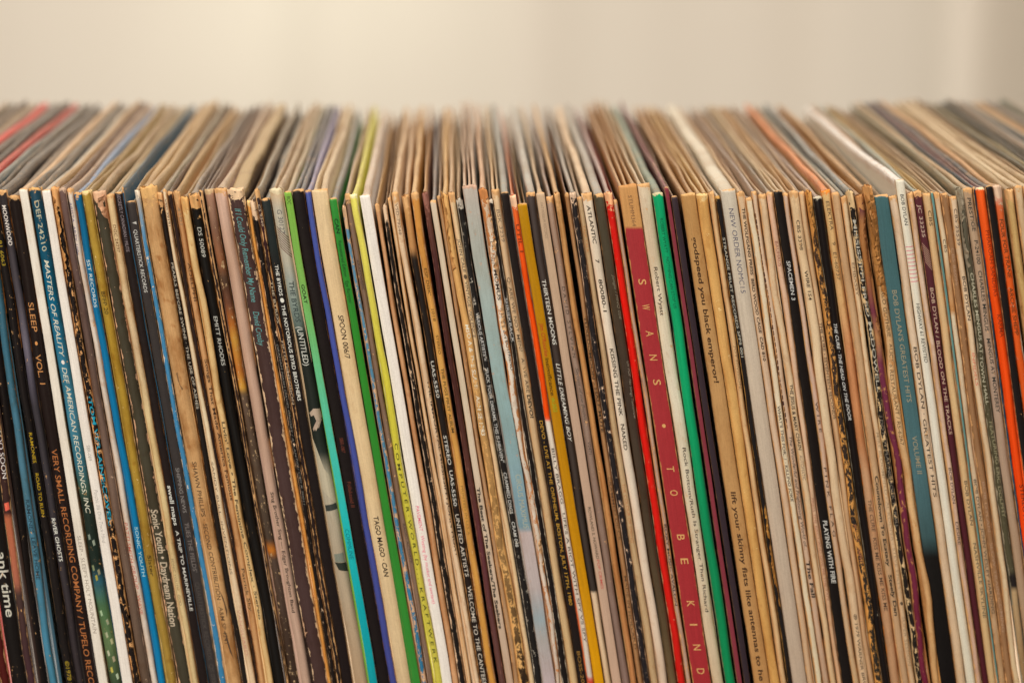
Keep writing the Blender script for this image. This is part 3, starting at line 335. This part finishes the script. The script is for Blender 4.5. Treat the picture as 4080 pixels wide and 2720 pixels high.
R('alice', 3472, 3511, 3704, 3735, 738, 'shredded tan cardboard spine with thin dark capitals below the tear', [(440, 'a87844'), (600, '7c5430'), (650, 'b08450'), (700, 'd0ac7c'), (1568, 'c69a66')], [("ARLO GUTHRIE · ALICE'S RESTAURANT / RS-6267", 660, 1027, '5c4630', dict(h=.45, b=-.002))], f=.3, w=.5, k='b88450', wav=2.4, tw=14, rc='b08454', d=.45, torn=[(440, 680, 1), (450, 660, -1), (600, 720, 1)], tornc='b07c46', lo=1.5)
R('greatest_two', 3513, 3573, 3736, 3796, 783, 'wide dusty teal spine with tan capitals fading to black at the foot', [(440, '3e5c5c'), (800, '415e5e'), (1100, '466264'), (1240, '3a5050'), (1285, '171412'), (1568, '120e0d')], [("BOB DYLAN'S GREATEST HITS", 671, 929, '94856a', dict(h=.36, b=.005)), ('VOLUME II', 1007, 1094, '94856a', dict(h=.36, b=.005))], d=.08, w=.05, f=.01, tw=.8, rc='b08c64', cx=.3, lo=3)
R('greatest', 3575, 3609, 3797, 3835, 783, 'cream spine with airy spaced black capitals beside the dusty teal one', [(440, 'd0b492'), (900, 'd2b896'), (1568, 'c6a882')], [('BOB DYLAN · GREATEST HITS', 801, 1146, '3e342a', dict(h=.44, b=0))], d=.2, tw=2.5, rc='b89c78', n=1, lo=4)
R('highway', 3611, 3647, 3836, 3873, 721, 'tall white spine with a ladder of thin red lines', [(440, 'd6c8b0'), (900, 'd2c6b2'), (1568, 'cbbda4')], [('BOB DYLAN', 450, 521, '4a4440', dict(h=.42, b=0))] + [('poly', 'd06a78', [(.06, 571+q*8.9), (.94, 569+q*8.9), (.94, 570.6+q*8.9), (.06, 572.6+q*8.9)]) for q in range(10)] + [('HIGHWAY 61 REVISITED', 702, 838, '3c362f', dict(h=.42, b=0))], d=.05, w=.03, f=0, tw=.4, rc='e2d6c2', rw=.95, cv='ddd0bc', cx=1.0, tilt=6)
R('desire', 3649, 3674, 3874, 3897, 769, 'pink cream spine with black capitals between tall white and maroon ones', [(440, 'c8a480'), (600, 'cbaf92'), (1568, 'c09c80')], [('BOB DYLAN', 1079, 1161, '40342c', dict(h=.5)), ('DESIRE', 1203, 1255, '40342c', dict(h=.5))], d=.4, tw=4, rc='b89470')
R('tracks', 3675, 3708, 3898, 3924, 763, 'maroon spine with tan capitals and slanted tan hairlines', [(440, '54282c'), (900, '4a2026'), (1568, '481a20')], [('JC 33235', 474, 549, 'bca288', dict(h=.48)), ('BOB DYLAN / BLOOD ON THE TRACKS', 666, 1004, 'bca084', dict(h=.5))] + st(582, 624, 8, 'a8866c', -20), d=.05, w=.06, f=.03, tw=3, rc='9c9c8c')
R('skyline', 3709, 3742, 3925, 3957, 774, 'tan cream spine with small dark capitals beside a thin teal strip', [(440, 'cba878'), (1568, 'c0a070')], [('CBS', 487, 523, '5a4834', dict(h=.46, b=0)), ('BOB DYLAN', 1110, 1212, '54463a', dict(h=.46, b=0, u=.55)), ('NASHVILLE SKYLINE', 1253, 1426, '5c5040', dict(h=.46, b=0, u=.55))], d=.12, tw=2, rc='c0a06c')
R('teal_strip', 3743, 3753, 3958, 3964, 770, 'thin dusty teal strip of a spine between two cream ones', '5c8078', f=.1, w=.05, d=.1, rc='a08868', tw=.6)
R('harding', 3755, 3780, 3965, 3994, 769, 'cream spine with rust stains and dark capitals beside the plain brown one', [(440, 'c8a47c'), (560, 'cdb592'), (720, 'b88450'), (730, 'ccb494'), (1568, 'ac8860')], [('CBS', 554, 585, '4c3c2e', dict(h=.5, b=0)), ('BOB DYLAN • JOHN WESLEY HARDING', 1108, 1417, '4c4034', dict(h=.5, b=0))], d=.5, tw=3, rc='a88860')
R('slow_train', 3781, 3811, 3995, 4026, 774, 'milk chocolate brown spine with ghostly paler capitals', '8f6a48', [('CBS 86095', 574, 660, 'a8886c', dict(h=.46, b=0)), ('BOB DYLAN', 1113, 1229, 'a48468', dict(h=.46)), ('SLOW TRAIN COMING', 1254, 1460, 'a48468', dict(h=.46))], d=.15, tw=1.5, rc='a08464')
R('infidels', 3813, 3842, 4027, 4054, 785, 'cream spine with black capitals and a coral red word', [(440, 'd0b490'), (1568, 'c8ae84')], [('CBS 25539', 483, 568, '54463a', dict(h=.46, b=0)), ('BOB DYLAN', 639, 740, '3a3028', dict(h=.48)), ('INFIDELS', 815, 890, 'cc6648', dict(h=.48, b=0))], d=.2, tw=2, rc='b09674', wav=1.2)
R('town_hall', 3843, 3873, 4058, 4089, 751, 'peeling dark olive spine with cream capitals', [(440, '5c5444'), (700, '47402e'), (1000, '4c4430'), (1318, '4c4430'), (1330, '221c1a'), (1358, '241e1c'), (1364, 'a88c64'), (1568, '8a6c48')], [('CHARLES MINGUS AT TOWN HALL', 631, 935, 'b0a488', dict(h=.5, b=.015)), ('FEATURING ERIC DOLPHY', 974, 1195, '8c8060', dict(h=.5, u=.6, b=.015))], f=.2, w=.4, k='8c7c64', wav=1.4, tw=12, rc='8c7c60', d=.1, torn=[(440, 620, -1)], tornc='8c7c66')
R('prestige', 3875, 3913, 4091, 4128, 754, 'taupe spine with dark capitals between peeling olive and orange ones', [(440, 'a88c6c'), (900, 'a48a72'), (1568, 'a08260')], [('PRESTIGE', 459, 536, '33302c', dict(h=.46, b=.005)), ('P-24100', 557, 612, '33302c', dict(h=.46, b=.005)), ('CHARLES MINGUS', 627, 766, '33302c', dict(h=.46, b=.005)), ('MINGUS AT MONTEREY', 783, 954, '33302c', dict(h=.46, b=.005))], d=.1, tw=3, rc='b4946c', w=.05)
R('navy_strip', 3914, 3922, 4129, 4136, 752, 'thin navy strip of a spine beside the neon orange one', [(440, '24242e'), (1100, '2c4454'), (1568, '1a1a20')], d=.05, f=.05, rc='3c5460', tw=1)
R('karma', 3923, 3962, 4137, 4176, 751, 'neon orange red spine with dark red capitals', [(440, 'f0551c'), (700, 'ee4810'), (1568, 'dd3a0c')], [('PHAROAH SANDERS', 533, 685, '8c3018', dict(h=.5, u=.62, b=.005)), ('KARMA', 727, 779, '8c3018', dict(h=.5, u=.6)), ('STEREO A-9181', 1119, 1240, '6a2a18', dict(h=.5, u=.6))], d=.02, w=.06, f=.03, k='e8c498', tw=1.2, rc='8c6c64')
R('black_c', 3963, 3990, 4177, 4204, 745, 'plain black spine between the two orange ones', '1a1413', d=.04, w=.04, f=.02, rc='55504e', tw=.5, cv='201a18', rw=.8)
R('trane', 3992, 4030, 4206, 4244, 742, 'rubbed orange spine with dark capitals and a whitened top', [(440, 'cdb49a'), (480, 'c85c30'), (600, 'd0541e'), (1568, 'd0501c')], [('FOUR FOR TRANE', 508, 643, '54301c', dict(h=.46)), ('ARCHIE SHEPP', 665, 775, '54301c', dict(h=.46))], f=.16, w=.35, k='c8a888', tw=8, rc='bc8c5c', d=.15)
R('tan_end', 4041, 4074, 4254, 4287, 754, 'tan cream spine with a ragged top beside the rubbed orange one', 'b8965f', d=.4, tw=6, rc='a88c64', w=.15)
rx = 4077
for i, (cc, rr, ww, ln) in enumerate([('c4a880', 'c8ae86', 34, 'cream'), ('b89a70', 'bca078', 30, 'tan'), ('9a8468', 'b0946c', 29, 'tan'), ('8a6c4c', '9c7c58', 31, 'brown'), ('2a2622', '6a6252', 33, 'olive grey'), ('a89068', '9c8862', 28, 'khaki'), ('1c1a18', '302c26', 40, 'near black'), ('221c1a', '4c4438', 32, 'dark grey'), ('b09478', 'b0967a', 30, 'pale tan'), ('9c8c7c', '9c8c7c', 34, 'warm grey'), ('7c7c84', '8c8478', 30, 'grey'), ('a88458', 'b48c5c', 30, 'golden tan'), ('b08c60', 'b08a60', 32, 'golden tan'), ('2c2826', '5c544c', 34, 'charcoal'), ('8a7468', '94806c', 29, 'brown'), ('3c4438', '6c6c58', 32, 'grey green'), ('7c6454', '86705c', 30, 'brown')]):
    R('right%d' % i, rx, rx+ww, rx+212, rx+ww+212, 744, '%s sleeve past the ragged-topped tan spine, counted away from it, with %s top edge' % (ORD[i], ln), cc, rc=rr, group=far); rx += ww+3


# ------------------------------------------------------------------ geometry from the table
RECS.sort(key=lambda r: r['e1'][0])
for k in ('e1', 'e2'):
    for p, q in zip(RECS, RECS[1:]):
        if q[k][0] < p[k][1]+1.0:
            mid = (q[k][0]+p[k][1])/2; q[k][0] = mid+.5; p[k][1] = mid-.5
# common lean outside the measured rows keeps neighbours from crossing
pts = [((r['e1'][0]+r['e1'][1])/2, ((r['e2'][0]+r['e2'][1])-(r['e1'][0]+r['e1'][1]))/3200) for r in RECS]
mx_ = sum(p[0] for p in pts)/len(pts); my_ = sum(p[1] for p in pts)/len(pts)
sl = sum((p[0]-mx_)*(p[1]-my_) for p in pts)/sum((p[0]-mx_)**2 for p in pts)
def lean(px): return my_+sl*(px-mx_)
def edges(r):
    lv = []
    for py in (640, 1000, 2600, 3900):
        row = []
        for i in (0, 1):
            if py < 1000: x = r['e1'][i]-lean(r['e1'][i])*(1000-py)
            elif py == 1000: x = r['e1'][i]
            elif py == 2600: x = r['e2'][i]
            else: x = r['e2'][i]+lean(r['e1'][i])*(py-2600)
            X, Z = plane(x, py); row.append((Z, X))
        lv.append(row)
    def f(i, z):
        P = [l[i] for l in lv]
        for (z0, x0), (z1, x1) in zip(P, P[1:]):
            if z >= z1 or (z1, x1) == P[-1]:
                return x0+(x1-x0)*(z-z0)/(z1-z0)
    ins = .00011 if r.get('tw', 2.2) > 1 and r['e1'][1]-r['e1'][0] > 14 else .00003
    return lambda z: f(0, z)+ins, lambda z: f(1, z)-ins

TEXTCACHE = {}
def text_mesh(s, bold, shear):
    cu = bpy.data.curves.new('txt', 'FONT'); cu.body = s; cu.size = 1; cu.offset = bold; cu.shear = shear; cu.resolution_u = 3
    o = bpy.data.objects.new('txt', cu); me = bpy.data.meshes.new_from_object(o)
    vs = [(v.co.x, v.co.y) for v in me.vertices]; fs = [tuple(p.vertices) for p in me.polygons]
    bpy.data.objects.remove(o); bpy.data.curves.remove(cu); bpy.data.meshes.remove(me)
    return vs, fs
_h = text_mesh('H', 0, 0)[0]; CAPH = max(v[1] for v in _h)

def build(r, idx):
    XL, XR = edges(r); rnd = random.Random(r['key'])
    r['seed'] = rnd.uniform(0, 90)
    zt = r['zt'] = zpix(r['top']); zm = zpix(1400)
    r['t'] = max(.0008, (XR(zpix(1000))-XL(zpix(1000))+XR(zpix(2600))-XL(zpix(2600)))/2)
    t = r['t']; y0 = r.get('rec', rnd.uniform(0, 1.9))*.001; cx = r.get('cx', rnd.uniform(.3, .45) if r.get('tw', 2.2) <= 1 else rnd.uniform(1.0, 1.75))*.001*min(1.3, t/.0034)
    ph = [rnd.uniform(0, 6.28) for _ in range(6)]; amp = (r.get('wav', .8) if r.get('tw', 2.2) > 1 else .3)*.00026
    th = math.atan2(XL(0)-XL(zt), zt)
    def wob(z): return amp*(math.sin(z*31+ph[0])+.6*math.sin(z*73+ph[1])+.4*math.sin(z*151+ph[2]))
    def wobx(z): return amp*.9*(math.sin(z*47+ph[3])+.7*math.sin(z*119+ph[4])+.35*math.sin(z*260+ph[5]))
    def surf(u, z): return y0+cx*abs(2*u-1)**2.3+wob(z)
    def pos(u, z): return XL(z)+u*(XR(z)-XL(z))+wobx(z)*(1 if 0 < u < 1 else .5)
    base = bpy.data.objects.new('record_sleeve', None); C.objects.link(base); base.empty_display_size = .02
    bx = (XL(0)+XR(0))/2; base.location = (bx, .15, 0)
    O = Vector(base.location)
    base['label'] = r['label']; base['category'] = 'record sleeve'; base['group'] = r.get('group', 'record sleeves standing in a row')
    fray = 0 if r.get('tw', 2.2) <= 1 else min(1.0, .22+.09*r.get('tw', 2.2))*.001*rnd.uniform(.9, 2.0)
    # --- spine
    prof = [(0, 4.0), (0, 1.9), (.012, 1.3)]+[(u_, None) for u_ in (.035, .08, .15, .22, .3, .4, .5, .6, .7, .78, .85, .92, .965)]+[(.988, 1.3), (1, 1.9), (1, 4.0)]
    nr = 50; V, U, F = [], [], []; n = len(prof)
    for j in range(nr+1):
        f = 0 if j == 0 else (.0016 if j == 1 else (.004 if j == 2 else .004+.996*(j-2)/(nr-2)))
        for u, yb in prof:
            z = zt*(1-f); topz = (u-.5)*t*math.sin(th)
            if j == 0: z += topz+.0002*math.sin(u*9+ph[0])*r.get('w', .2)*3
            y = surf(u, z) if yb is None else y0+wob(z)+cx+(yb-1.3)*.001+.00012
            if j < 2 and (yb is None or yb < 1.5):
                y += (.0007, .00012)[j]
            if j == 0: z -= .0006*abs(2*u-1)**4
            if j < 3 and fray:
                q = math.sin(u*7+ph[1])*math.sin(u*13+ph[2]); z -= fray*(.5+.5*q)*(1, .8, .35)[j]; y += fray*.45*math.sin(u*9+ph[3])*(1, .7, .2)[j]
            wide = 1+.07*fray*1000*max(0, 1-(zt-z)/.007)
            V.append((pos(.5+(u-.5)*wide, z)-O.x, y-O.y, z-O.z)); U.append((u, f))
    for j in range(nr):
        for i in range(n-1):
            a = j*n+i; F.append((a, a+n, a+n+1, a+1))
    F.append(tuple(range(n)))           # top cap
    mat = print_mat('spine_print', r)
    sp = simple_mesh('spine', V, F, mat, base, U)
    sp.data.polygons[len(F)-1].use_smooth = False
    # --- cover: lofted jacket whose closed top seam is pinched to a ridge
    nrg = r.get('n', 2 if (t > .0029 and rnd.random() < .4 and 'rw' not in r) else 1); ys = [.0016, .004, .009, .018, .04, .08, .13, .19, .25, .30, .3125, .3145]
    cmat = cover_mat('cover_print', r.get('cv', r['c'] if isinstance(r['c'], str) else r['c'][0][1]), r.get('rc') or rnd.choice(['cda67a', 'bf9a70', 'd8b488', 'b0906c', 'c8a27c', 'dabd92', 'a88a6a', 'd6c0a0']), r['seed'])
    deep = rnd.uniform(-.003, .002)
    for g in range(nrg):
        g0, g1 = g/nrg, (g+1)/nrg; V, U, F = [], [], []
        rw = r.get('rw', rnd.choice([rnd.uniform(.30, .5), rnd.uniform(.5, .8)])); hp = [rnd.uniform(0, 6.28) for _ in range(4)]; dz = rnd.uniform(-.0007, .0001) if g or nrg == 1 else -.0003
        for j, y in enumerate(ys):
            k = min(1, (y-.0016)/.011); k = k*k*(3-2*k)
            ridge = (.92*(1-k)+rw*k); cen = .14*k*math.sin(y*26+hp[0])+.10*k*math.sin(y*61+hp[1])
            zz = zt-.00025-r.get('lo', 0)*.001*k-r.get('tilt', 0)*.001*y/.315+dz*k+.0007*k*math.sin(y*19+hp[2])+.00035*k*math.sin(y*57+hp[3])
            end = 1 if y < .31 else (.75 if y < .314 else .35)
            yy = y0+y*(1+deep)
            secs = [(-.90, 0, 0), (-.90, .04, 0), (-.9, .016, .05), (-(ridge*.4+.42), .007, .25), (-(ridge*.72+.16), .0028, .5), (-ridge, .0009, .8), (-ridge*.55, .0002, 1), (ridge*.0, 0, 1)]
            secs += [(-a, h, uu) for a, h, uu in secs[-2::-1]]
            for q, (s, h, uu) in enumerate(secs):
                z = 0.0004 if q in (0, len(secs)-1) else zz-h
                sh_ = (s+cen*(1 if 3 < q < 11 else .3))*end
                uc = g0+(g1-g0)*(.5+.5*max(-.97, min(.97, sh_)))
                X = XL(z)+uc*(XR(z)-XL(z))
                z2 = z+((uc-.5)*t*math.sin(th) if q not in (0, len(secs)-1) else 0)
                V.append((X-O.x, yy-O.y, z2-O.z)); U.append((y*3, uu))
        m_ = len(secs)
        for j in range(len(ys)-1):
            for i in range(m_-1):
                a = j*m_+i; F.append((a, a+m_, a+m_+1, a+1))
            F.append((j*m_+m_-1, (j+1)*m_+m_-1, (j+1)*m_, j*m_))
        F.append(tuple(range(m_))[::-1]); F.append(tuple(range((len(ys)-1)*m_, len(ys)*m_)))
        simple_mesh('cover' if nrg == 1 else 'cover_panel', V, F, cmat, base, U)
    for (ya, yb, side) in r.get('torn', ()):
        V, U, F = [], [], []; nst = int((yb-ya)/5)+2; za, zb = zd(ya), zd(yb); wd = 0
        for q in range(nst):
            z = za+(zb-za)*q/(nst-1); wd = max(.08, min(.62, wd+rnd.uniform(-.22, .22) if q else .3)); tip = (q in (0, nst-1))
            lift = rnd.uniform(.0002, .0016); root = .04 if side < 0 else .96; en = root-side*(.03 if tip else wd)
            mid = (root+en)/2
            for uu, ly in ((root, .0001), (mid, lift*.45), (en, lift)):
                V.append((pos(uu, z)-O.x, surf(uu, z)-ly-O.y, z+rnd.uniform(-.0006, .0006)-O.z)); U.append((.5, (zt-z)/zt))
        for q in range(nst-1):
            for c3 in range(2):
                a = q*3+c3; F.append((a, a+3, a+4, a+1))
        simple_mesh('torn_paper', V, F, print_mat('torn_card', dict(r, f=.2, w=0, tw=0, d=.5), base=r.get('tornc', 'c8955c')), sp, U, False)
    # --- print that sits on the spine: lettering, stripes, shapes
    inks = {}
    def ink(c):
        if c not in inks:
            b0 = r['c'] if isinstance(r['c'], str) else r['c'][len(r['c'])//2][1]
            mixd = ''.join('%02x' % int(int(c[i:i+2], 16)*.86+int(b0[i:i+2], 16)*.14) for i in (0, 2, 4))
            inks[c] = print_mat('ink_print', r, base=mixd if len(r['c']) < 8 and isinstance(r['c'], str) else c, ink=True)
        return inks[c]
    def cut(uvz, faces, zstep=None):
        bm = bmesh.new(); vs = [bm.verts.new((u, z, 0)) for u, z in uvz]
        for f in faces:
            try: bm.faces.new([vs[i] for i in f])
            except ValueError: pass
        us = [p[0] for p in uvz]; zs = [p[1] for p in uvz]
        for cu in (.08, .15, .22, .3, .4, .5, .6, .7, .78, .85, .92):
            if min(us) < cu < max(us): bmesh.ops.bisect_plane(bm, geom=bm.verts[:]+bm.edges[:]+bm.faces[:], plane_co=(cu, 0, 0), plane_no=(1, 0, 0))
        if zstep:
            zc = min(zs)+zstep
            while zc < max(zs):
                bmesh.ops.bisect_plane(bm, geom=bm.verts[:]+bm.edges[:]+bm.faces[:], plane_co=(0, zc, 0), plane_no=(0, 1, 0)); zc += zstep
        bm.verts.index_update()
        out = [(v.co.x, v.co.y) for v in bm.verts], [tuple(v.index for v in f.verts) for f in bm.faces]
        bm.free(); return out
    def lay(name, uvz, faces, c, lift=.00005, zstep=None):
        uvz, faces = cut(uvz, faces, zstep)
        V, U = [], []
        for u, z in uvz:
            u = min(.965, max(.035, u))
            V.append((pos(u, z)-O.x, surf(u, z)-lift-O.y, z-O.z)); U.append((u, (zt-z)/zt))
        simple_mesh(name, V, faces, ink(c), sp, U, False)
    for tx in r['txt']:
        if tx[0] == 'poly':                                  # ('poly', colour, [(u, y_d), ...])
            lay('print_mark', [(u, zd(y)) for u, y in tx[2]], [tuple(range(len(tx[2])))], tx[1], .00004, .004)
            continue
        s, ya, yb, c = tx[:4]; o = tx[4] if len(tx) > 4 else {}
        h = o.get('h', .5)*.87; uc = o.get('u', .5)
        bo = o.get('b', .006); bo = bo*.6 if bo > 0 else bo; bo += .008 if sum(lin(c)) < .25 else 0
        vs, fs = text_mesh(s, bo, o.get('sh', 0))
        x0, x1 = min(v[0] for v in vs), max(v[0] for v in vs); za, zb = zd(ya), zd(yb)
        lay('lettering', [(uc-h/2+h*vy/CAPH, za+(zb-za)*(vx-x0)/(x1-x0)) for vx, vy in vs], fs, c)
for i, r in enumerate(RECS): build(r, i)
